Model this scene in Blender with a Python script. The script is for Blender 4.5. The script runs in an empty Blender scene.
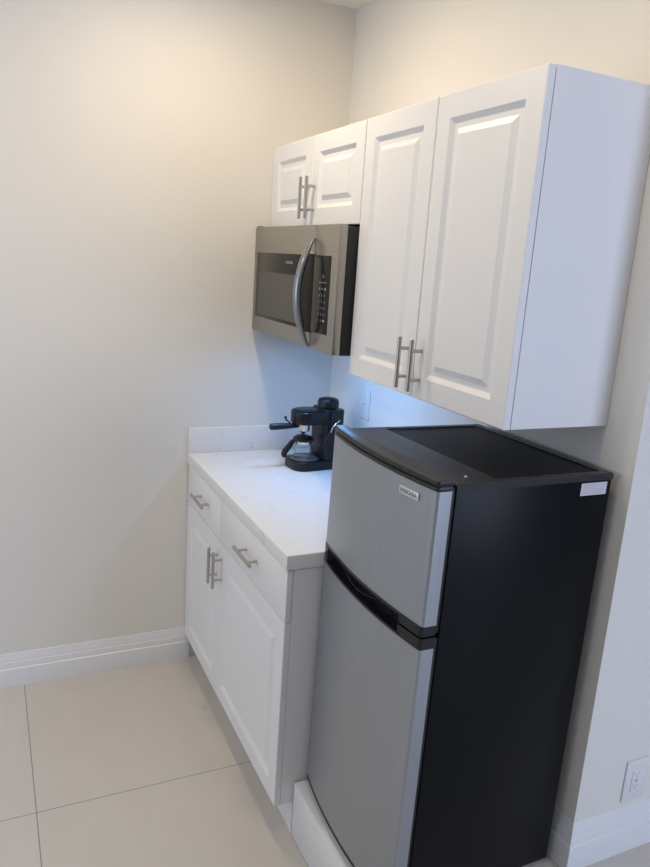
import bpy, bmesh, math, random
from mathutils import Vector, Matrix

S = bpy.context.scene
COL = S.collection

# ------------------------------------------------------------------ camera
R = Vector((0.41618654, 0.90686442, 0.0662245))
U = Vector((-0.2369158, 0.03783462, 0.9707932))
F = Vector((-0.87787224, 0.41972069, -0.23059677))
P0 = Vector((2.78543763, -1.34268176, 1.70392626))
cd = bpy.data.cameras.new('camera')
cd.lens = 723.283 * 36 / 867
cd.sensor_width = 36
cd.clip_start = 0.02
cam = bpy.data.objects.new('camera', cd)
COL.objects.link(cam)
m = Matrix((R, U, -F)).transposed().to_4x4()
m.translation = P0
cam.matrix_world = m
S.camera = cam

# ------------------------------------------------------------------ world, lights, exposure
S.view_settings.view_transform = 'Standard'
S.view_settings.look = 'None'
S.view_settings.gamma = 1
S.view_settings.exposure = 0.0
w = bpy.data.worlds.new('world')
S.world = w
w.use_nodes = True
w.node_tree.nodes['Background'].inputs['Color'].default_value = (0.72, 0.84, 1.0, 1)
w.node_tree.nodes['Background'].inputs['Strength'].default_value = 0.17


def area(name, loc, target, size, size_y, power, color, shape='RECTANGLE', spread=180):
    d = bpy.data.lights.new(name, 'AREA')
    d.shape = shape
    d.size = size
    if shape in ('RECTANGLE', 'ELLIPSE'):
        d.size_y = size_y
    d.energy = power
    d.color = color
    d.spread = math.radians(spread)
    o = bpy.data.objects.new(name, d)
    COL.objects.link(o)
    o.location = loc
    o.rotation_euler = (Vector(target) - Vector(loc)).to_track_quat('-Z', 'Y').to_euler()
    return o


WARM = (1.0, 0.80, 0.56)
LIGHTS = {
    'downlight_left': (7.1, (1.000, 0.820, 0.565)),
    'downlight_right': (3.6, (1.000, 0.820, 0.565)),
    'fill_front': (8.0, (1.000, 0.820, 0.565)),
    'window_daylight': (76.0, (0.650, 0.750, 1.000)),
    'room_fill': (36.0, (0.740, 0.840, 1.000)),
    'cooktop_lamp': (1.15, (0.200, 0.475, 1.000)),
}
area('ceiling_downlight', (0.62, -0.70, 2.64), (0.62, -0.70, 0), 0.13, 0, *LIGHTS['downlight_left'], 'DISK', 180)
area('ceiling_downlight', (1.62, -0.68, 2.64), (1.62, -0.68, 0), 0.13, 0, *LIGHTS['downlight_right'], 'DISK', 180)
area('ceiling_downlight', (1.10, -2.20, 2.64), (1.10, -2.20, 0), 0.13, 0, *LIGHTS['fill_front'], 'DISK', 180)  # extra unseen light, added to brighten the left wall
area('window_daylight', (5.6, 1.3, 1.6), (1.4, 0.0, 1.5), 1.8, 1.5, *LIGHTS['window_daylight'])
area('room_fill', (0.9, -4.6, 1.6), (0.9, 0.0, 1.2), 2.6, 1.6, *LIGHTS['room_fill'])  # unseen cool fill, added to light the faces turned to the room

# ------------------------------------------------------------------ materials


def new_mat(name):
    mt = bpy.data.materials.new(name)
    mt.use_nodes = True
    nt = mt.node_tree
    return mt, nt, nt.nodes['Principled BSDF']


def noise_bump(nt, b, scale, strength, dist=0.001, vec=None):
    n = nt.nodes.new('ShaderNodeTexNoise')
    n.inputs['Scale'].default_value = scale
    n.inputs['Detail'].default_value = 3
    if vec:
        nt.links.new(vec, n.inputs['Vector'])
    else:
        tc = nt.nodes.new('ShaderNodeTexCoord')
        nt.links.new(tc.outputs['Object'], n.inputs['Vector'])
    bp = nt.nodes.new('ShaderNodeBump')
    bp.inputs['Strength'].default_value = strength
    bp.inputs['Distance'].default_value = dist
    nt.links.new(n.outputs['Fac'], bp.inputs['Height'])
    nt.links.new(bp.outputs['Normal'], b.inputs['Normal'])
    return n


def plain(name, col, rough=0.5, metal=0.0, bump=None, coat=0.0, spec=0.5):
    mt, nt, b = new_mat(name)
    b.inputs['Base Color'].default_value = (*col, 1)
    b.inputs['Roughness'].default_value = rough
    b.inputs['Metallic'].default_value = metal
    b.inputs['Coat Weight'].default_value = coat
    b.inputs['Specular IOR Level'].default_value = spec
    if bump:
        noise_bump(nt, b, *bump)
    return mt


M = {}
M['wall'] = plain('wall_paint', (0.80, 0.775, 0.735), 0.85, bump=(220, 0.12, 0.001))
M['ceiling'] = plain('ceiling_paint', (0.87, 0.85, 0.82), 0.9, bump=(160, 0.15, 0.001))
M['trim'] = plain('trim_paint', (0.80, 0.81, 0.83), 0.35, bump=(60, 0.04, 0.001))
M['cabinet'] = plain('white_thermofoil', (0.82, 0.82, 0.835), 0.38, bump=(90, 0.03, 0.001))
M['nickel'] = plain('satin_nickel', (0.50, 0.48, 0.45), 0.32, 1.0, bump=(400, 0.05, 0.0005))
M['chrome'] = plain('chrome', (0.80, 0.81, 0.82), 0.12, 1.0)
M['black_plastic'] = plain('black_plastic', (0.010, 0.011, 0.014), 0.32, bump=(300, 0.05, 0.0005), spec=0.35)
M['black_gloss'] = plain('black_gloss', (0.010, 0.010, 0.011), 0.40)
M['black_matte'] = plain('black_matte', (0.015, 0.015, 0.016), 0.55, bump=(900, 0.3, 0.0005))
M['fridge_black'] = plain('fridge_black_enamel', (0.004, 0.005, 0.0065), 0.34, bump=(500, 0.06, 0.0005), spec=0.13)
M['rubber'] = plain('black_rubber', (0.010, 0.010, 0.010), 0.6)
M['plate'] = plain('outlet_plastic', (0.78, 0.79, 0.80), 0.3)
M['slot'] = plain('slot_dark', (0.42, 0.42, 0.44), 0.6)
M['sticker'] = plain('sticker_paper', (0.62, 0.60, 0.66), 0.6)
M['ink'] = plain('grey_ink', (0.32, 0.32, 0.36), 0.6)
M['badge'] = plain('badge_silver', (0.72, 0.74, 0.76), 0.3, 0.6)
M['badge_text'] = plain('badge_text', (0.12, 0.12, 0.13), 0.4)
M['panel_text'] = plain('panel_text', (0.34, 0.35, 0.35), 0.5)
M['mw_glass'] = plain('oven_glass', (0.020, 0.019, 0.017), 0.18, spec=0.14)
M['mw_mesh'] = plain('oven_window_mesh', (0.098, 0.094, 0.082), 0.35, spec=0.25)
M['handle_grey'] = plain('handle_grey', (0.31, 0.32, 0.35), 0.28, 0.85)


def steel(name, col, rough, axis):
    mt, nt, b = new_mat(name)
    b.inputs['Metallic'].default_value = 0.9
    b.inputs['Roughness'].default_value = rough
    tc = nt.nodes.new('ShaderNodeTexCoord')
    mp = nt.nodes.new('ShaderNodeMapping')
    sc = [600, 600, 600]
    sc[axis] = 4
    mp.inputs['Scale'].default_value = sc
    nt.links.new(tc.outputs['Object'], mp.inputs['Vector'])
    n = noise_bump(nt, b, 1.0, 0.06, 0.0004, mp.outputs['Vector'])
    rp = nt.nodes.new('ShaderNodeValToRGB')
    rp.color_ramp.elements[0].position = 0.3
    rp.color_ramp.elements[0].color = (*[c * 0.92 for c in col], 1)
    rp.color_ramp.elements[1].position = 0.7
    rp.color_ramp.elements[1].color = (*[min(1, c * 1.06) for c in col], 1)
    nt.links.new(n.outputs['Fac'], rp.inputs['Fac'])
    nt.links.new(rp.outputs['Color'], b.inputs['Base Color'])
    return mt


M['steel_h'] = steel('microwave_stainless', (0.385, 0.365, 0.325), 0.36, 0)
M['steel_v'] = steel('refrigerator_stainless', (0.37, 0.395, 0.43), 0.40, 2)
M['steel_v'].node_tree.nodes['Principled BSDF'].inputs['Metallic'].default_value = 0.75

# glass
mt, nt, b = new_mat('carafe_glass')
b.inputs['Base Color'].default_value = (0.92, 0.95, 0.97, 1)
b.inputs['Roughness'].default_value = 0.02
b.inputs['Transmission Weight'].default_value = 1.0
b.inputs['IOR'].default_value = 1.3
M['glass'] = mt

# quartz
mt, nt, b = new_mat('white_quartz')
tc = nt.nodes.new('ShaderNodeTexCoord')
n1 = nt.nodes.new('ShaderNodeTexNoise'); n1.inputs['Scale'].default_value = 9.0; n1.inputs['Detail'].default_value = 8; n1.inputs['Distortion'].default_value = 1.2
n2 = nt.nodes.new('ShaderNodeTexNoise'); n2.inputs['Scale'].default_value = 13.0; n2.inputs['Detail'].default_value = 3
nt.links.new(tc.outputs['Object'], n1.inputs['Vector']); nt.links.new(tc.outputs['Object'], n2.inputs['Vector'])
ab = nt.nodes.new('ShaderNodeMath'); ab.operation = 'SUBTRACT'; ab.inputs[1].default_value = 0.5
nt.links.new(n1.outputs['Fac'], ab.inputs[0])
ab2 = nt.nodes.new('ShaderNodeMath'); ab2.operation = 'ABSOLUTE'; nt.links.new(ab.outputs[0], ab2.inputs[0])
r1 = nt.nodes.new('ShaderNodeMapRange'); r1.inputs['From Min'].default_value = 0.0; r1.inputs['From Max'].default_value = 0.022
r1.inputs['To Min'].default_value = 1.0; r1.inputs['To Max'].default_value = 0.0; nt.links.new(ab2.outputs[0], r1.inputs['Value'])
r2 = nt.nodes.new('ShaderNodeMapRange'); r2.inputs['From Min'].default_value = 0.56; r2.inputs['From Max'].default_value = 0.68
nt.links.new(n2.outputs['Fac'], r2.inputs['Value'])
mu = nt.nodes.new('ShaderNodeMath'); mu.operation = 'MULTIPLY'; nt.links.new(r1.outputs[0], mu.inputs[0]); nt.links.new(r2.outputs[0], mu.inputs[1])
mu2 = nt.nodes.new('ShaderNodeMath'); mu2.operation = 'MULTIPLY'; mu2.inputs[1].default_value = 0.55; nt.links.new(mu.outputs[0], mu2.inputs[0])
mx = nt.nodes.new('ShaderNodeMix'); mx.data_type = 'RGBA'
mx.inputs['A'].default_value = (0.80, 0.795, 0.79, 1); mx.inputs['B'].default_value = (0.42, 0.42, 0.45, 1)
nt.links.new(mu2.outputs[0], mx.inputs['Factor']); nt.links.new(mx.outputs['Result'], b.inputs['Base Color'])
b.inputs['Roughness'].default_value = 0.48
M['quartz'] = mt

# tile
mt, nt, b = new_mat('beige_porcelain_tile')
tc = nt.nodes.new('ShaderNodeTexCoord')
sp = nt.nodes.new('ShaderNodeSeparateXYZ'); nt.links.new(tc.outputs['Object'], sp.inputs[0])


def grout(out, off):
    a = nt.nodes.new('ShaderNodeMath'); a.operation = 'SUBTRACT'; a.inputs[1].default_value = off - 0.4; nt.links.new(out, a.inputs[0])
    c = nt.nodes.new('ShaderNodeMath'); c.operation = 'FLOORED_MODULO'; c.inputs[1].default_value = 0.8; nt.links.new(a.outputs[0], c.inputs[0])
    d = nt.nodes.new('ShaderNodeMath'); d.operation = 'SUBTRACT'; d.inputs[1].default_value = 0.4; nt.links.new(c.outputs[0], d.inputs[0])
    e = nt.nodes.new('ShaderNodeMath'); e.operation = 'ABSOLUTE'; nt.links.new(d.outputs[0], e.inputs[0])
    g = nt.nodes.new('ShaderNodeMath'); g.operation = 'LESS_THAN'; g.inputs[1].default_value = 0.0016; nt.links.new(e.outputs[0], g.inputs[0])
    return g.outputs[0]


gm = nt.nodes.new('ShaderNodeMath'); gm.operation = 'MAXIMUM'
nt.links.new(grout(sp.outputs['X'], 0.7397), gm.inputs[0]); nt.links.new(grout(sp.outputs['Y'], -1.2577), gm.inputs[1])
mp = nt.nodes.new('ShaderNodeMapping'); mp.inputs['Scale'].default_value = (2.0, 5.0, 1); mp.inputs['Rotation'].default_value = (0, 0, 0.5)
nt.links.new(tc.outputs['Object'], mp.inputs[0])
nn = nt.nodes.new('ShaderNodeTexNoise'); nn.inputs['Scale'].default_value = 1.6; nn.inputs['Detail'].default_value = 7; nn.inputs['Distortion'].default_value = 0.7
nt.links.new(mp.outputs[0], nn.inputs['Vector'])
rp = nt.nodes.new('ShaderNodeValToRGB')
rp.color_ramp.elements[0].position = 0.35; rp.color_ramp.elements[0].color = (0.590, 0.550, 0.508, 1)
rp.color_ramp.elements[1].position = 0.68; rp.color_ramp.elements[1].color = (0.615, 0.576, 0.532, 1)
nt.links.new(nn.outputs['Fac'], rp.inputs['Fac'])
mx = nt.nodes.new('ShaderNodeMix'); mx.data_type = 'RGBA'
mx.inputs['B'].default_value = (0.28, 0.25, 0.22, 1)
nt.links.new(rp.outputs['Color'], mx.inputs['A']); nt.links.new(gm.outputs[0], mx.inputs['Factor'])
nt.links.new(mx.outputs['Result'], b.inputs['Base Color'])
b.inputs['Roughness'].default_value = 0.42
M['tile'] = mt

# ------------------------------------------------------------------ mesh helpers


def box(bm, x0, x1, y0, y1, z0, z1, bev=0.0, seg=2):
    t = bmesh.new()
    bmesh.ops.create_cube(t, size=1)
    for v in t.verts:
        v.co = Vector(((x0 + x1) / 2 + v.co.x * (x1 - x0), (y0 + y1) / 2 + v.co.y * (y1 - y0), (z0 + z1) / 2 + v.co.z * (z1 - z0)))
    if bev:
        bmesh.ops.bevel(t, geom=list(t.edges), offset=bev, segments=seg, profile=0.5, affect='EDGES')
    merge(bm, t)


def merge(bm, t, mat=None):
    if mat is not None:
        t.transform(mat)
    me = bpy.data.meshes.new('tmp')
    t.to_mesh(me)
    bm.from_mesh(me)
    bpy.data.meshes.remove(me)
    t.free()


def prism(bm, pts, z0, z1, bev=0.0, seg=2):
    """vertical prism of an xy outline"""
    t = bmesh.new()
    n = len(pts)
    lo = [t.verts.new((x, y, z0)) for x, y in pts]
    hi = [t.verts.new((x, y, z1)) for x, y in pts]
    t.faces.new(lo[::-1]); top = t.faces.new(hi)
    for i in range(n):
        t.faces.new((lo[i], lo[(i + 1) % n], hi[(i + 1) % n], hi[i]))
    bmesh.ops.recalc_face_normals(t, faces=t.faces)
    if bev:
        es = [e for e in t.edges if abs(e.verts[0].co.z - e.verts[1].co.z) < 1e-6]
        bmesh.ops.bevel(t, geom=es, offset=bev, segments=seg, profile=0.5, affect='EDGES')
    merge(bm, t)


def lathe(bm, prof, c=(0, 0, 0), n=40, flute=0, famp=0.0, mat=None):
    t = bmesh.new()
    rings = []
    for r, z in prof:
        if r < 1e-6:
            rings.append([t.verts.new((0, 0, z))])
        else:
            ring = []
            for k in range(n):
                a = 2 * math.pi * k / n
                rr = r * (1 + (famp * math.cos(flute * a) if flute else 0))
                ring.append(t.verts.new((rr * math.cos(a), rr * math.sin(a), z)))
            rings.append(ring)
    for a, bq in zip(rings, rings[1:]):
        if len(a) == 1 and len(bq) == 1:
            continue
        if len(a) == 1:
            for k in range(n):
                t.faces.new((a[0], bq[k], bq[(k + 1) % n]))
        elif len(bq) == 1:
            for k in range(n):
                t.faces.new((a[k], bq[0], a[(k + 1) % n]))
        else:
            for k in range(n):
                t.faces.new((a[k], bq[k], bq[(k + 1) % n], a[(k + 1) % n]))
    bmesh.ops.recalc_face_normals(t, faces=t.faces)
    mm = Matrix.Translation(c)
    if mat is not None:
        mm = mm @ mat
    merge(bm, t, mm)


def tube(bm, pts, rad, n=14, flat=1.0):
    """swept tube; rad a number or list; flat squeezes it along the second axis"""
    pts = [Vector(p) for p in pts]
    if not isinstance(rad, (list, tuple)):
        rad = [rad] * len(pts)
    t = bmesh.new()
    rings = []
    ref = None
    for i, p in enumerate(pts):
        d = (pts[min(i + 1, len(pts) - 1)] - pts[max(i - 1, 0)]).normalized()
        if ref is None:
            ref = Vector((1, 0, 0)) if abs(d.x) < 0.8 else Vector((0, 0, 1))
        a = (ref - d * ref.dot(d)).normalized()
        bq = d.cross(a)
        ref = a
        rings.append([t.verts.new(p + (a * math.cos(2 * math.pi * k / n) + bq * flat * math.sin(2 * math.pi * k / n)) * rad[i]) for k in range(n)])
    for a, bq in zip(rings, rings[1:]):
        for k in range(n):
            t.faces.new((a[k], bq[k], bq[(k + 1) % n], a[(k + 1) % n]))
    t.faces.new(rings[0][::-1]); t.faces.new(rings[-1])
    bmesh.ops.recalc_face_normals(t, faces=t.faces)
    merge(bm, t)


def extrude_profile(bm, prof, path, mitre):
    """prof: (offset outwards, z); path: list of (point, outward dir) for each end"""
    t = bmesh.new()
    rings = []
    for (px, py), (ox, oy) in path:
        rings.append([t.verts.new((px + ox * o, py + oy * o, z)) for o, z in prof])
    n = len(prof)
    for a, bq in zip(rings, rings[1:]):
        for k in range(n):
            t.faces.new((a[k], bq[k], bq[(k + 1) % n], a[(k + 1) % n]))
    t.faces.new(rings[0]); t.faces.new(rings[-1][::-1])
    bmesh.ops.recalc_face_normals(t, faces=t.faces)
    merge(bm, t)


def obj(name, bm, mat, parent=None, smooth=35, loc=None):
    me = bpy.data.meshes.new(name)
    bm.to_mesh(me)
    bm.free()
    for p in me.polygons:
        p.use_smooth = True
    me.set_sharp_from_angle(angle=math.radians(smooth))
    me.materials.append(mat)
    o = bpy.data.objects.new(name, me)
    COL.objects.link(o)
    if parent is not None:
        o.parent = parent
    if loc:
        o.location = loc
    return o


def thing(name, label, cat, loc=(0, 0, 0), rz=0, group=None):
    o = bpy.data.objects.new(name, None)
    o.empty_display_size = 0.1
    COL.objects.link(o)
    o.location = loc
    o.rotation_euler = (0, 0, rz)
    o['label'] = label
    o['category'] = cat
    if group:
        o['group'] = group
    return o


def struct(name, bm, mat, label=None):
    o = obj(name, bm, mat)
    o['kind'] = 'structure'
    if label:
        o['label'] = label
    return o


def text_mesh(name, body, size, mat, parent, loc, rot, width=None, depth=0.0003):
    c = bpy.data.curves.new(name, 'FONT')
    c.body = body
    c.size = size
    c.extrude = depth
    c.align_x = 'CENTER'
    c.align_y = 'CENTER'
    tmp = bpy.data.objects.new(name + '_tmp', c)
    COL.objects.link(tmp)
    dg = bpy.context.evaluated_depsgraph_get()
    dg.update()
    me = bpy.data.meshes.new_from_object(tmp.evaluated_get(dg))
    COL.objects.unlink(tmp)
    bpy.data.objects.remove(tmp)
    me.name = name
    me.materials.clear()
    me.materials.append(mat)
    if width:
        xs = [v.co.x for v in me.vertices]
        k = width / (max(xs) - min(xs))
        for v in me.vertices:
            v.co.x *= k
    o = bpy.data.objects.new(name, me)
    COL.objects.link(o)
    o.parent = parent
    o.location = loc
    o.rotation_euler = rot
    return o


# ------------------------------------------------------------------ the room
XR = 1.6393      # outside corner of the back wall
ZR = 0.1835      # height of the raised floor
H = 2.657
YP = -0.557      # edge of the raised floor

bm = bmesh.new(); box(bm, -0.12, 6.5, -5.0, YP, -0.08, 0.0); box(bm, -0.12, 1.095, YP, 0.12, -0.08, 0.0)
struct('floor', bm, M['tile'], 'beige large format tile floor with thin grout lines')
bm = bmesh.new(); box(bm, 1.095, 6.5, YP + 0.070, 3.2, 0.0, ZR)
struct('floor_raised', bm, M['tile'], 'raised tiled floor under the refrigerator')
bm = bmesh.new(); box(bm, 1.0935, 6.5, YP, YP + 0.070, 0.0, ZR + 0.0005, 0.003)
struct('trim_1', bm, M['trim'], 'white step riser below the refrigerator')
bm = bmesh.new(); box(bm, -0.12, 0.0, -5.0, 0.12, 0.0, H)
struct('wall_left', bm, M['wall'])
bm = bmesh.new(); box(bm, 0.0, XR, 0.0, 0.12, 0.0, H)
struct('wall_back', bm, M['wall'])
bm = bmesh.new(); box(bm, XR - 0.12, XR, 0.12, 3.2, 0.0, H)
struct('wall_right', bm, M['wall'])
bm = bmesh.new(); box(bm, -0.12, 6.5, -5.0, 3.2, H, H + 0.08)
struct('ceiling', bm, M['ceiling'])

prof = [(0, 0), (0.015, 0), (0.015, 0.073), (0.0140, 0.0765), (0.0105, 0.0790), (0.0098, 0.0820), (0.0098, 0.1020), (0.0088, 0.1040), (0.0075, 0.1050), (0.0075, 0.1090), (0.0068, 0.1110), (0.0035, 0.1350), (0.002, 0.1385), (0, 0.1395)]
bm = bmesh.new()
extrude_profile(bm, prof, [((0, -4.9), (1, 0)), ((0, -0.600), (1, 0))], None)
struct('baseboard_left', bm, M['trim'])
pr = [(o, z + ZR) for o, z in prof]
bm = bmesh.new()
extrude_profile(bm, pr, [((1.10, 0), (0, -1)), ((XR, 0), (1, -1))], None)
struct('baseboard_back', bm, M['trim'])
bm = bmesh.new()
extrude_profile(bm, pr, [((XR, 0), (1, -1)), ((XR, 3.1), (1, 0))], None)
struct('baseboard_right', bm, M['trim'])

# ------------------------------------------------------------------ cabinet parts


def panel_door(bm, w, h, t=0.019, stile=0.057):
    """door lying in xz, back at y=0, front at y=-t, lower left corner at the origin; routed raised panel"""
    T = bmesh.new()
    e = 0.0018
    rings = [(0, 0), (0, -(t - e)), (e, -t), (stile, -t), (stile + 0.0125, -t + 0.0086), (stile + 0.0250, -t + 0.0086), (stile + 0.0400, -t + 0.0012)]
    vs = []
    for ins, y in rings:
        vs.append([T.verts.new((x, y, z)) for x, z in ((ins, ins), (w - ins, ins), (w - ins, h - ins), (ins, h - ins))])
    for a, bq in zip(vs, vs[1:]):
        for k in range(4):
            T.faces.new((a[k], a[(k + 1) % 4], bq[(k + 1) % 4], bq[k]))
    T.faces.new(vs[-1]); T.faces.new(vs[0][::-1])
    bmesh.ops.recalc_face_normals(T, faces=T.faces)
    merge(bm, T)


def bar_pull(bm, vertical, so=0.033, L=0.137, cc=0.076, r=0.006):
    """bar pull centred on the origin, standing off towards -y"""
    ax = Vector((0, 0, 1)) if vertical else Vector((1, 0, 0))
    c = Vector((0, -so, 0))
    e = 0.001
    tube(bm, [c - ax * (L / 2), c - ax * (L / 2 - e), c + ax * (L / 2 - e), c + ax * (L / 2)], [r - e, r, r, r - e], 20)
    for s in (-1, 1):
        p = ax * (s * cc / 2)
        tube(bm, [p, p + Vector((0, -so, 0))], 0.0048, 14)
    
def add_handle(part, x, z, yfront, vertical):
    bm = bmesh.new()
    if vertical:
        bar_pull(bm, True)
    else:
        bar_pull(bm, False, L=0.158, cc=0.096)
    o = obj('handle', bm, M['nickel'], part, loc=(x, yfront, z))
    o['label'] = 'satin nickel bar pull'
    return o


def door(root, x0, x1, z0, z1, yback, hx, hz, t=0.019):
    bm = bmesh.new()
    panel_door(bm, x1 - x0, z1 - z0, t)
    d = obj('door', bm, M['cabinet'], root, smooth=20, loc=(x0, yback, z0))
    add_handle(d, hx - x0, hz - z0, -t, True)
    return d


def drawer(root, x0, x1, z0, z1, yback, t=0.019):
    bm = bmesh.new()
    box(bm, 0, x1 - x0, -t, 0, 0, z1 - z0, 0.0018, 2)
    d = obj('drawer', bm, M['cabinet'], root, loc=(x0, yback, z0))
    return d


# base cabinet
bc = thing('base_cabinet', 'white base cabinet with two drawers over two doors, beside the refrigerator', 'cabinet', (0.001, 0, 0))
bm = bmesh.new()
YB = -0.5965
# side panels with toe notch
for xa, xb in ((0.0, 0.018), (1.0695, 1.0875)):
    t = bmesh.new()
    pts = [(YP + 0.001, 0.0), (-0.002, 0.0), (-0.002, 0.8725), (YB, 0.8725), (YB, 0.112), (YP + 0.001, 0.112)]
    a = [t.verts.new((xa, y, z)) for y, z in pts]; b2 = [t.verts.new((xb, y, z)) for y, z in pts]
    t.faces.new(a); t.faces.new(b2[::-1])
    for k in range(len(pts)):
        t.faces.new((a[k], b2[k], b2[(k + 1) % len(pts)], a[(k + 1) % len(pts)]))
    bmesh.ops.recalc_face_normals(t, faces=t.faces)
    merge(bm, t)
box(bm, 0.018, 1.0695, -0.012, -0.002, 0.10, 0.8725)
box(bm, 0.018, 1.0695, YB, -0.012, 0.112, 0.130)
box(bm, 0.018, 1.0695, YB, -0.012, 0.855, 0.8725)
box(bm, 0.018, 1.0695, YB + 0.04, YB + 0.058, 0.690, 0.730)
box(bm, 0.455, 0.473, YB + 0.06, -0.012, 0.13, 0.855)
obj('body', bm, M['cabinet'], bc)
bm = bmesh.new(); box(bm, 0.018, 1.0695, YP + 0.003, YP + 0.018, 0.0, 0.112)
obj('toe_kick', bm, M['cabinet'], bc)
YD = -0.5975
d = drawer(bc, 0.003, 0.4645, 0.7150, 0.8700, YD); add_handle(d, 0.252, 0.083, -0.019, False)
d = drawer(bc, 0.4675, 1.0870, 0.7150, 0.8700, YD); add_handle(d, 0.327, 0.083, -0.019, False)
door(bc, 0.003, 0.4645, 0.1130, 0.7115, YD, 0.439, 0.616)
door(bc, 0.4675, 1.0870, 0.1130, 0.7115, YD, 0.496, 0.620)

# worktop
ct = thing('countertop', 'white quartz countertop with faint veins on the base cabinet', 'countertop', (0, 0, 0.8741))
bm = bmesh.new(); box(bm, 0.001, 1.092, -0.622, -0.001, 0.0, 0.044, 0.003, 3)
obj('slab', bm, M['quartz'], ct)
bm = bmesh.new(); box(bm, 0.001, 0.020, -0.620, -0.001, 0.0442, 0.1465, 0.0015)
obj('backsplash', bm, M['quartz'], ct)
bm = bmesh.new(); box(bm, 0.0205, 1.090, -0.020, -0.001, 0.0442, 0.1465, 0.0015)
obj('backsplash', bm, M['quartz'], ct)

# wall cabinets


def carcass(bm, w_, h_):
    box(bm, 0.0, 0.016, -0.2895, -0.001, 0.0, h_, 0.0006, 1)
    box(bm, w_ - 0.016, w_, -0.2895, -0.001, 0.0, h_, 0.0006, 1)
    box(bm, 0.016, w_ - 0.016, -0.2890, -0.001, 0.0, 0.016)
    box(bm, 0.016, w_ - 0.016, -0.2890, -0.001, h_ - 0.016, h_)
    box(bm, 0.016, w_ - 0.016, -0.007, -0.001, 0.016, h_ - 0.016)


YU = -0.2905
wc = thing('wall_cabinet', 'tall white two door wall cabinet hanging above the refrigerator', 'cabinet', (0.768, 0, 1.3666), 0, 'white wall cabinets')
hh = 2.1179 - 1.3666
bm = bmesh.new(); carcass(bm, 0.7705, hh)
obj('body', bm, M['cabinet'], wc)
door(wc, 0.002, 0.3765, 0.0, hh - 0.002, YU - 0.0015, 1.112 - 0.768 + 0.006, 0.089)
door(wc, 0.3800, 0.7705, 0.0, hh - 0.002, YU - 0.0015, 1.180 - 0.768 + 0.000, 0.089)

ws = thing('wall_cabinet', 'short white two door wall cabinet hanging above the microwave', 'cabinet', (0.001, 0, 1.8211), 0, 'white wall cabinets')
hh = 2.1179 - 1.8211
bm = bmesh.new(); carcass(bm, 0.766, hh)
obj('body', bm, M['cabinet'], ws)
door(ws, 0.001, 0.3810, 0.0, hh - 0.002, YU - 0.0015, 0.364, 0.091)
door(ws, 0.3822, 0.7645, 0.0, hh - 0.002, YU - 0.0015, 0.417, 0.091)

# ------------------------------------------------------------------ microwave
mw = thing('microwave', 'stainless over-the-range microwave under the short wall cabinet', 'microwave', (0.0035, 0, 1.4225))
W, HM = 0.759, 0.3935
YF = -0.371
bm = bmesh.new(); box(bm, 0.004, W - 0.002, -0.3430, -0.002, -0.002, HM - 0.004, 0.003); 
obj('body', bm, M['black_matte'], mw)
XS = 0.5845
zg0, zg1 = 0.056, 0.300      # glass band
bm = bmesh.new()
box(bm, 0.0, XS - 0.0008, YF, -0.3435, 0.0, HM + 0.001, 0.003)
md = obj('door', bm, M['steel_h'], mw)
bm = bmesh.new(); box(bm, 0.032, XS - 0.0012, YF - 0.0015, YF + 0.004, zg0, zg1, 0.001)
g = obj('door_glass', bm, M['mw_glass'], md)
bm = bmesh.new(); box(bm, 0.066, 0.455, YF - 0.0019, YF - 0.0008, zg0 + 0.012, zg1 - 0.070, 0.0)
g2 = obj('window', bm, M['mw_mesh'], md)
text_mesh('lettering', 'FRIGIDAIRE', 0.014, M['panel_text'], md, (0.372, YF - 0.0020, 0.270), (math.pi / 2, 0, 0), 0.066)
bm = bmesh.new()
box(bm, XS + 0.0008, W, YF, -0.3435, 0.0, HM + 0.001, 0.003)
mc = obj('control_panel', bm, M['steel_h'], mw)
bm = bmesh.new(); box(bm, XS + 0.0012, 0.711, YF - 0.0015, YF + 0.004, zg0, zg1, 0.001)
obj('touch_panel', bm, M['mw_glass'], mc)
# key legends: one display mark, a row of small words, then rows of keys
bm = bmesh.new()
yy = YF - 0.0019


def tick(x, z, w_, h_):
    box(bm, x - w_ / 2, x + w_ / 2, yy, yy + 0.0008, z - h_ / 2, z + h_ / 2)


rows = ((0.238, 0), (0.217, 1), (0.197, 2), (0.177, 3), (0.157, 3), (0.137, 3), (0.118, 3), (0.098, 4))
rnd = random.Random(4)
for z, kind in rows:
    xs = (0.640, 0.661, 0.682)
    if kind == 0:
        tick(0.664, z, 0.006, 0.005); tick(0.664, z - 0.005, 0.012, 0.0015)
    elif kind == 1:
        for x in xs: tick(x, z, 0.015, 0.0022)
    elif kind == 2:
        tick(xs[0], z, 0.007, 0.007); tick(xs[1], z, 0.009, 0.003); tick(xs[2], z, 0.009, 0.008)
    elif kind == 3:
        for x in xs: tick(x, z, 0.003, 0.007)
    else:
        tick(xs[0], z, 0.004, 0.004); tick(xs[1], z, 0.003, 0.007); tick(xs[2], z, 0.013, 0.007)
obj('key_legends', bm, M['panel_text'], mc)
# small clip on the top left edge
bm = bmesh.new(); box(bm, 0.012, 0.052, -0.3690, -0.3560, HM + 0.0005, HM + 0.0038, 0.001)
obj('top_clip', bm, M['black_matte'], mw)
# curved handle
bm = bmesh.new()
pts = []; rad = []
z0, z1 = 0.006, 0.352
for k in range(33):
    s = k / 32
    bow = math.sin(math.pi * s) ** 0.85
    pts.append((0.579, YF - 0.006 - 0.047 * bow, z0 + (z1 - z0) * s))
    rad.append(0.008 + 0.0095 * min(1, math.sin(math.pi * s) * 1.6))
tube(bm, pts, rad, 18, 0.72)
obj('handle', bm, M['handle_grey'], md)
for z in (0.052, 0.303):
    bm = bmesh.new()
    tube(bm, [(0.578, YF - 0.001, z), (0.576, YF - 0.020, z)], 0.007, 14)
    obj('handle_mount', bm, M['chrome'], md)
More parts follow.
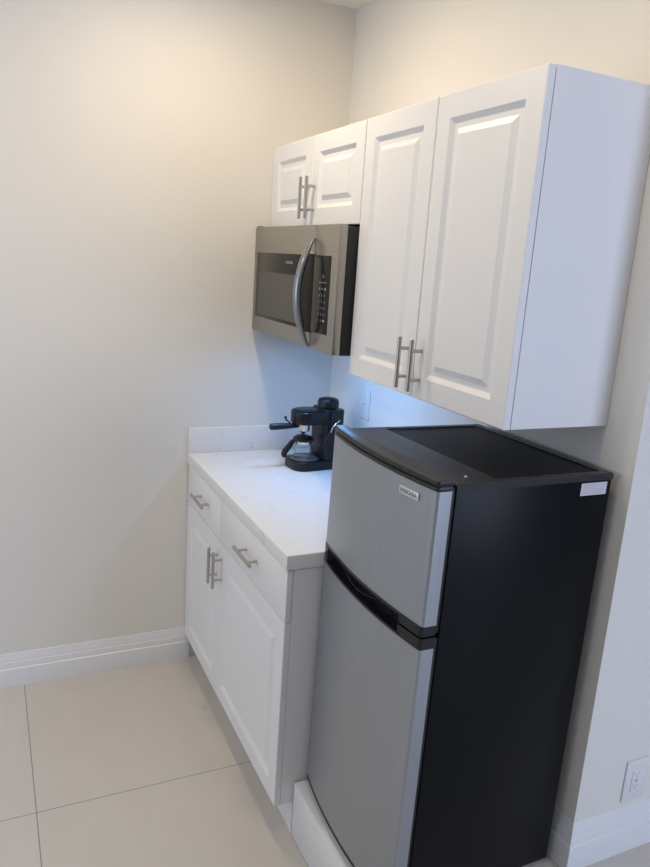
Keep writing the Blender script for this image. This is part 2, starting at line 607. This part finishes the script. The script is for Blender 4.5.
# cooktop lamp below the microwave
lens = plain('lamp_lens', (0.7, 0.8, 0.9), 0.4)
b = lens.node_tree.nodes['Principled BSDF']
b.inputs['Emission Color'].default_value = (0.55, 0.76, 1.0, 1)
b.inputs['Emission Strength'].default_value = 2.0
for lx, ly in ((0.34, -0.265), (0.62, -0.265)):
    bm = bmesh.new()
    lathe(bm, [(0, -0.0065), (0.022, -0.0065), (0.024, -0.0040), (0.024, -0.0022), (0, -0.0022)], (lx, ly, 0), 28)
    obj('lamp_lens', bm, lens, mw)
    l = area('cooktop_lamp', (lx + 0.0035, ly, 1.4145), (lx + 0.04, ly + 0.04, 0.9), 0.035, 0, *LIGHTS['cooktop_lamp'], 'DISK')
    l.parent = mw
    l.matrix_parent_inverse = Matrix.Translation(mw.location).inverted()

# ------------------------------------------------------------------ refrigerator
FW, FD = 0.508, 0.446
ang = 0.020
org = Vector((1.6114, -0.4711, 0))
# local frame: x 0..FW, y 0 at the body front, +y to the back
c, s = math.cos(ang), math.sin(ang)
loc = (org.x - FW * c, org.y - FW * s - 0.011, ZR + 0.0045)
fr = thing('refrigerator', 'two door refrigerator with stainless doors and glossy black sides on the raised floor', 'refrigerator', loc, ang)
fr.rotation_euler = (-0.0105, 0, ang)
ZT = 1.2700 - ZR
bm = bmesh.new()
box(bm, 0.0, FW, 0.0, FD, 0.012, ZT - 0.010, 0.003)
obj('cabinet', bm, M['fridge_black'], fr)
bm = bmesh.new()
# top: frame with rim and sunk matte panel
t = bmesh.new()
rings = [((-0.002, FW + 0.002, 0.0, FD + 0.001), ZT - 0.016), ((-0.002, FW + 0.002, 0.0, FD + 0.001), ZT - 0.003), ((0.001, FW - 0.001, 0.003, FD - 0.002), ZT),
         ((0.018, FW - 0.018, 0.115, FD - 0.022), ZT), ((0.021, FW - 0.021, 0.118, FD - 0.025), ZT - 0.004)]
vs = []
for (xa, xb, ya, yb), z in rings:
    vs.append([t.verts.new(p) for p in ((xa, ya, z), (xb, ya, z), (xb, yb, z), (xa, yb, z))])
for a, bq in zip(vs, vs[1:]):
    for k in range(4):
        t.faces.new((a[k], a[(k + 1) % 4], bq[(k + 1) % 4], bq[k]))
t.faces.new(vs[0][::-1]); t.faces.new(vs[-1])
bmesh.ops.recalc_face_normals(t, faces=t.faces)
merge(bm, t)
obj('top_frame', bm, plain('fridge_top_plastic', (0.020, 0.021, 0.024), 0.27, bump=(400, 0.08, 0.0005)), fr, smooth=20)
bm = bmesh.new(); box(bm, 0.0215, FW - 0.0215, 0.1185, FD - 0.0255, ZT - 0.0045, ZT - 0.0034)
obj('top_panel', bm, plain('fridge_top_inset', (0.005, 0.005, 0.006), 0.45, bump=(700, 0.3, 0.0005), spec=0.25), fr)

BOW, TD = 0.022, 0.038


def bow_outline(off=0.0, depth=TD, ya=-0.010, r=0.007, x0=0.0, x1=FW, n=28):
    """door plan: back at y=ya, bowed front, rounded front corners"""
    def front(x):
        u = (x - FW / 2) / (FW / 2)
        base = -(depth + 0.008 * u + BOW * (1 - u * u)) + off
        dx = min(x - x0, x1 - x)
        if dx < r:
            base += r - math.sqrt(max(0, r * r - (r - dx) ** 2))
        return base
    pts = [(x1, ya), (x0, ya)]
    xs = []
    for k in range(7):
        xs.append(x0 + r * (1 - math.cos(math.pi / 2 * k / 6)))
    for k in range(1, n):
        xs.append(x0 + r + (x1 - x0 - 2 * r) * k / n)
    for k in range(7):
        xs.append(x1 - r + r * math.sin(math.pi / 2 * k / 6))
    for x in xs:
        pts.append((x, front(x)))
    return pts


def fridge_door(name, z0, z1):
    bm = bmesh.new()
    prism(bm, bow_outline(), z0, z1)
    return obj(name, bm, M['steel_v'], fr, smooth=30)


ZF0, ZF1 = 0.9520 - ZR, 1.2560 - ZR
ZL0, ZL1 = 0.2120 - ZR, 0.8970 - ZR
fd = fridge_door('freezer_door', ZF0, ZF1)
ld = fridge_door('fresh_food_door', ZL0, ZL1)
# door liners and gaskets (black edge between doors and cabinet)
for d, a, bq in ((fd, ZF0 - 0.020, ZF1 + 0.006), (ld, ZL0, ZL1 + 0.022)):
    bm = bmesh.new(); box(bm, 0.003, FW - 0.003, -0.0102, -0.0005, a, bq, 0.001)
    obj('gasket', bm, M['rubber'], d)
# black caps following the bow
bm = bmesh.new(); prism(bm, bow_outline(off=-0.0015), ZF1, ZF1 + 0.009, 0.001)
prism(bm, bow_outline(off=0.003), ZF1 + 0.009, ZF1 + 0.012)
prism(bm, bow_outline(off=-0.0015, ya=-0.003), ZF1 + 0.012, ZF1 + 0.024, 0.0025, 3)
obj('top_cap', bm, M['black_gloss'], fd)


def notched(off, depth_notch, xa, xb):
    """bow outline whose front is set back by depth_notch between xa and xb"""
    pts = bow_outline(off=off)
    out = []
    for x, y in pts:
        if y > -0.0101:
            out.append((x, y)); continue
        k = 0.0
        if xa < x < xb:
            k = min(1.0, (x - xa) / 0.025, (xb - x) / 0.05)
            k = k * k * (3 - 2 * k)
        out.append((x, min(y + depth_notch * k, -0.0105)))
    return out


XA, XB = 0.022, 0.432
bm = bmesh.new()
prism(bm, bow_outline(off=-0.0015), ZF0 - 0.006, ZF0)
prism(bm, notched(-0.0015, 0.030, XA, XB), ZF0 - 0.0235, ZF0 - 0.006)
obj('bottom_trim', bm, M['black_plastic'], fd, smooth=30)
bm = bmesh.new()
prism(bm, bow_outline(off=-0.0015), ZL1, ZL1 + 0.006)
prism(bm, notched(-0.0015, 0.032, XA, XB), ZL1 + 0.006, ZL1 + 0.0265)
# scooped grip
tube(bm, [(0.13 + 0.17 * k / 14, -0.0300 - 0.010 * math.sin(math.pi * k / 14), ZL1 + 0.020 - 0.012 * math.sin(math.pi * k / 14)) for k in range(15)], 0.0028, 10)
obj('top_trim', bm, M['black_plastic'], ld, smooth=30)
bm = bmesh.new(); prism(bm, bow_outline(off=-0.001), ZL0 - 0.008, ZL0)  # black strip pushed past the door front to draw the contact shadow below
obj('bottom_trim', bm, M['rubber'], ld)
bm = bmesh.new(); box(bm, 0.01, FW - 0.01, -0.004, 0.04, 0.004, 0.014)
obj('kick_grille', bm, M['rubber'], fr)
for x in (0.04, FW - 0.04):
    for y in (0.04, FD - 0.04):
        bm = bmesh.new(); lathe(bm, [(0, 0), (0.016, 0), (0.016, 0.008), (0.008, 0.010), (0.008, 0.014), (0, 0.014)], (x, y, -0.0040 if y < 0.1 else 0.0002), 20)
        obj('foot', bm, M['rubber'], fr)
# hinge cover screw on top
bm = bmesh.new(); lathe(bm, [(0, 0.003), (0.003, 0.002), (0.004, 0), (0, 0)], (FW - 0.045, 0.055, ZT), 14)
obj('screw', bm, M['chrome'], fr)
# badge
xb_ = 0.420
ub = (xb_ - FW / 2) / (FW / 2)
slope = (2 * BOW * ub - 0.008) / (FW / 2)
yb_ = -(TD + 0.008 * ub + BOW * (1 - ub * ub))
bd = bmesh.new(); box(bd, -0.034, 0.034, -0.0026, 0.0006, -0.0085, 0.0085, 0.001)
bo = obj('badge', bd, M['badge'], fd, loc=(xb_, yb_ - 0.0004, ZF1 - 0.028))
bo.rotation_euler = (0, 0, math.atan(slope))
text_mesh('lettering', 'INSIGNIA', 0.013, M['badge_text'], fd, (xb_ + 0.0027 * math.sin(math.atan(slope)), yb_ - 0.0032, ZF1 - 0.028), (math.pi / 2, 0, math.atan(slope)), 0.058)
# sticker on the side
bm = bmesh.new(); box(bm, FW, FW + 0.0006, 0.352, 0.432, 1.2190 - ZR, 1.2490 - ZR)
st = obj('sticker', bm, M['sticker'], fr)
bm = bmesh.new()
for k in range(5):
    zz = 1.2235 + k * 0.0050 - ZR
    for q in range(6):
        a = 0.357 + q * 0.0117 + rnd.random() * 0.002
        box(bm, FW + 0.0006, FW + 0.0008, a, a + 0.0095, zz, zz + 0.0013)
obj('printed_lines', bm, plain('sticker_print', (0.45, 0.43, 0.50), 0.6), st)

# ------------------------------------------------------------------ coffee machine
ZC = 0.9183
cm = thing('espresso_maker', 'compact black steam espresso maker standing on the white countertop', 'coffee maker', (0.287, -0.187, ZC - 0.001), 0.10)


def rrect(x0, x1, y0, y1, r, n=6):
    pts = []
    for (cx, cy, a0) in ((x1 - r, y1 - r, 0), (x0 + r, y1 - r, 90), (x0 + r, y0 + r, 180), (x1 - r, y0 + r, 270)):
        for k in range(n + 1):
            a = math.radians(a0 + 90 * k / n)
            pts.append((cx + r * math.cos(a), cy + r * math.sin(a)))
    return pts


bm = bmesh.new()
prism(bm, rrect(-0.070, 0.070, -0.112, 0.096, 0.045, 10), 0.002, 0.036, 0.005, 3)
cb = obj('base', bm, M['black_plastic'], cm)
bm = bmesh.new()
lathe(bm, [(0, 0.0358), (0.055, 0.0358), (0.057, 0.039), (0.054, 0.0405), (0.052, 0.038), (0, 0.038)], (0, -0.045, 0), 40)
for k in range(9):
    x = -0.040 + k * 0.010
    hl = math.sqrt(max(0, 0.050 ** 2 - x * x))
    box(bm, x - 0.002, x + 0.002, -0.045 - hl, -0.045 + hl, 0.038, 0.0400)
obj('drip_tray', bm, M['steel_v'], cm)
bm = bmesh.new()
prism(bm, rrect(-0.062, 0.068, 0.004, 0.092, 0.026, 8), 0.036, 0.235, 0.004, 3)
obj('tower', bm, M['black_plastic'], cm)
bm = bmesh.new()
prism(bm, rrect(-0.058, 0.058, -0.108, 0.060, 0.056, 14), 0.178, 0.228, 0.006, 3)
prism(bm, rrect(-0.050, 0.050, -0.098, 0.020, 0.049, 14), 0.228, 0.231, 0.002, 2)
obj('brew_head', bm, M['black_plastic'], cm)
bm = bmesh.new()
lathe(bm, [(0, 0.233), (0.036, 0.233), (0.036, 0.238), (0.041, 0.240), (0.041, 0.262), (0.037, 0.270), (0.026, 0.2745), (0, 0.2755)], (0.008, 0.042, 0), 72, 24, 0.018)
obj('boiler_cap', bm, M['black_plastic'], cm, smooth=50)
bm = bmesh.new()
lathe(bm, [(0, 0.146), (0.021, 0.146), (0.024, 0.149), (0.025, 0.180), (0, 0.180)], (0, -0.058, 0), 40)
lathe(bm, [(0, 0.134), (0.006, 0.134), (0.008, 0.140), (0.014, 0.146), (0, 0.146)], (0, -0.058, 0), 30)
pf = obj('portafilter', bm, M['chrome'], cm)
bm = bmesh.new()
tube(bm, [(0, -0.078, 0.168), (0, -0.086, 0.168), (-0.004, -0.100, 0.168), (-0.010, -0.130, 0.167), (-0.016, -0.172, 0.166), (-0.018, -0.190, 0.166), (-0.0185, -0.194, 0.166)],
     [0.006, 0.008, 0.0095, 0.0115, 0.0130, 0.0125, 0.008], 18)
obj('portafilter_handle', bm, M['black_plastic'], pf)
bm = bmesh.new()
tube(bm, [(-0.004, -0.112, 0.176), (-0.008, -0.122, 0.186), (-0.010, -0.130, 0.192), (-0.010, -0.134, 0.204)], [0.003, 0.003, 0.003, 0.0055], 10)
obj('filter_clip', bm, M['black_plastic'], pf)
# steam wand and knob on the right side of the tower
bm = bmesh.new()
tube(bm, [(0.066, 0.058, 0.196), (0.082, 0.052, 0.198), (0.088, 0.036, 0.192), (0.088, 0.020, 0.176), (0.087, 0.012, 0.150), (0.086, 0.008, 0.148)], 0.0028, 12)
sw = obj('steam_wand', bm, M['chrome'], cm)
bm = bmesh.new()
tube(bm, [(0.087, 0.013, 0.156), (0.085, 0.000, 0.120), (0.083, -0.008, 0.100)], [0.0055, 0.006, 0.0045], 12)
obj('wand_sleeve', bm, M['black_plastic'], sw)
bm = bmesh.new(); box(bm, -0.014, 0.014, -0.1062, -0.1045, 0.015, 0.021, 0.0003)
obj('nameplate', bm, M['badge'], cm)
# power cord lying behind the maker up to the wall outlet
bm = bmesh.new()
tube(bm, [(-0.040, 0.083, 0.020), (-0.046, 0.105, 0.006), (-0.050, 0.130, 0.005), (-0.03, 0.142, 0.006)], 0.0035, 8)
obj('power_cord', bm, M['rubber'], cm)

# carafe on the drip tray
cf = thing('carafe', 'small glass carafe with black lid and handle on the espresso maker tray', 'carafe', (0.289, -0.241, ZC + 0.0395), 0.10)
bm = bmesh.new()
lathe(bm, [(0, 0.001), (0.030, 0.0), (0.037, 0.006), (0.0395, 0.020), (0.037, 0.042), (0.030, 0.058), (0.030, 0.066), (0.0285, 0.066), (0.0285, 0.058), (0.0355, 0.042), (0.038, 0.020), (0.0355, 0.007), (0.029, 0.002), (0, 0.003)], (0, 0, 0), 40)
obj('jug', bm, M['glass'], cf)
bm = bmesh.new()
lathe(bm, [(0, 0.0665), (0.036, 0.0665), (0.041, 0.071), (0.040, 0.078), (0.028, 0.086), (0.012, 0.088), (0.010, 0.084), (0, 0.084)], (0, 0, 0), 40)
obj('lid', bm, M['black_plastic'], cf)
bm = bmesh.new()
tube(bm, [(-0.004, -0.034, 0.070), (-0.008, -0.044, 0.062), (-0.012, -0.052, 0.046), (-0.017, -0.062, 0.032), (-0.020, -0.068, 0.022), (-0.021, -0.070, 0.010), (-0.021, -0.068, 0.000)], [0.006, 0.010, 0.0115, 0.012, 0.012, 0.0115, 0.008], 14)
obj('handle', bm, M['black_plastic'], cf)
bm = bmesh.new()
lathe(bm, [(0.0305, 0.056), (0.0325, 0.056), (0.0325, 0.0655), (0.0305, 0.0655), (0.0305, 0.056)], (0, 0, 0), 40)
obj('neck_band', bm, M['chrome'], cf)

# ------------------------------------------------------------------ outlets


def outlet(label, mtx, k=1.0):
    o = thing('wall_outlet', label, 'outlet')
    o.matrix_world = mtx
    bm = bmesh.new(); box(bm, -0.0365 * k, 0.0365 * k, -0.0055, 0, -0.0575 * k, 0.0575 * k, 0.002)
    obj('cover_plate', bm, M['plate'], o)
    bm = bmesh.new(); box(bm, -0.0165, 0.0165, -0.0072, -0.0050, -0.0335, 0.0335, 0.0006)
    r = obj('receptacle', bm, M['plate'], o)
    bm = bmesh.new()
    for z in (-0.019, 0.019):
        box(bm, -0.0075, -0.0055, -0.0074, -0.0070, z - 0.001, z + 0.007)
        box(bm, 0.0050, 0.0070, -0.0074, -0.0070, z, z + 0.007)
        lathe(bm, [(0, -0.0002), (0.0024, -0.0002), (0.0024, 0.0002), (0, 0.0002)], (0, -0.0072, z - 0.006), 12, mat=Matrix.Rotation(math.pi / 2, 4, 'X'))
    box(bm, -0.0040, 0.0040, -0.0076, -0.0070, -0.0045, 0.0045)
    obj('slots', bm, M['slot'], r)
    for z in (-0.048, 0.048):
        bm = bmesh.new()
        lathe(bm, [(0, -0.0004), (0.003, -0.0004), (0.003, 0.0004), (0, 0.0004)], (0, -0.0057, z), 12, mat=Matrix.Rotation(math.pi / 2, 4, 'X'))
        obj('screw', bm, M['plate'], o)
    return o


outlet('white outlet on the back wall above the countertop, behind the espresso maker', Matrix.Translation((0.3295, 0, 1.1704)))
outlet('white outlet low on the right wall just above the baseboard', Matrix.Translation((XR, 0.1985, 0.4045)) @ Matrix.Rotation(math.pi / 2, 4, 'Z'), 1.09)
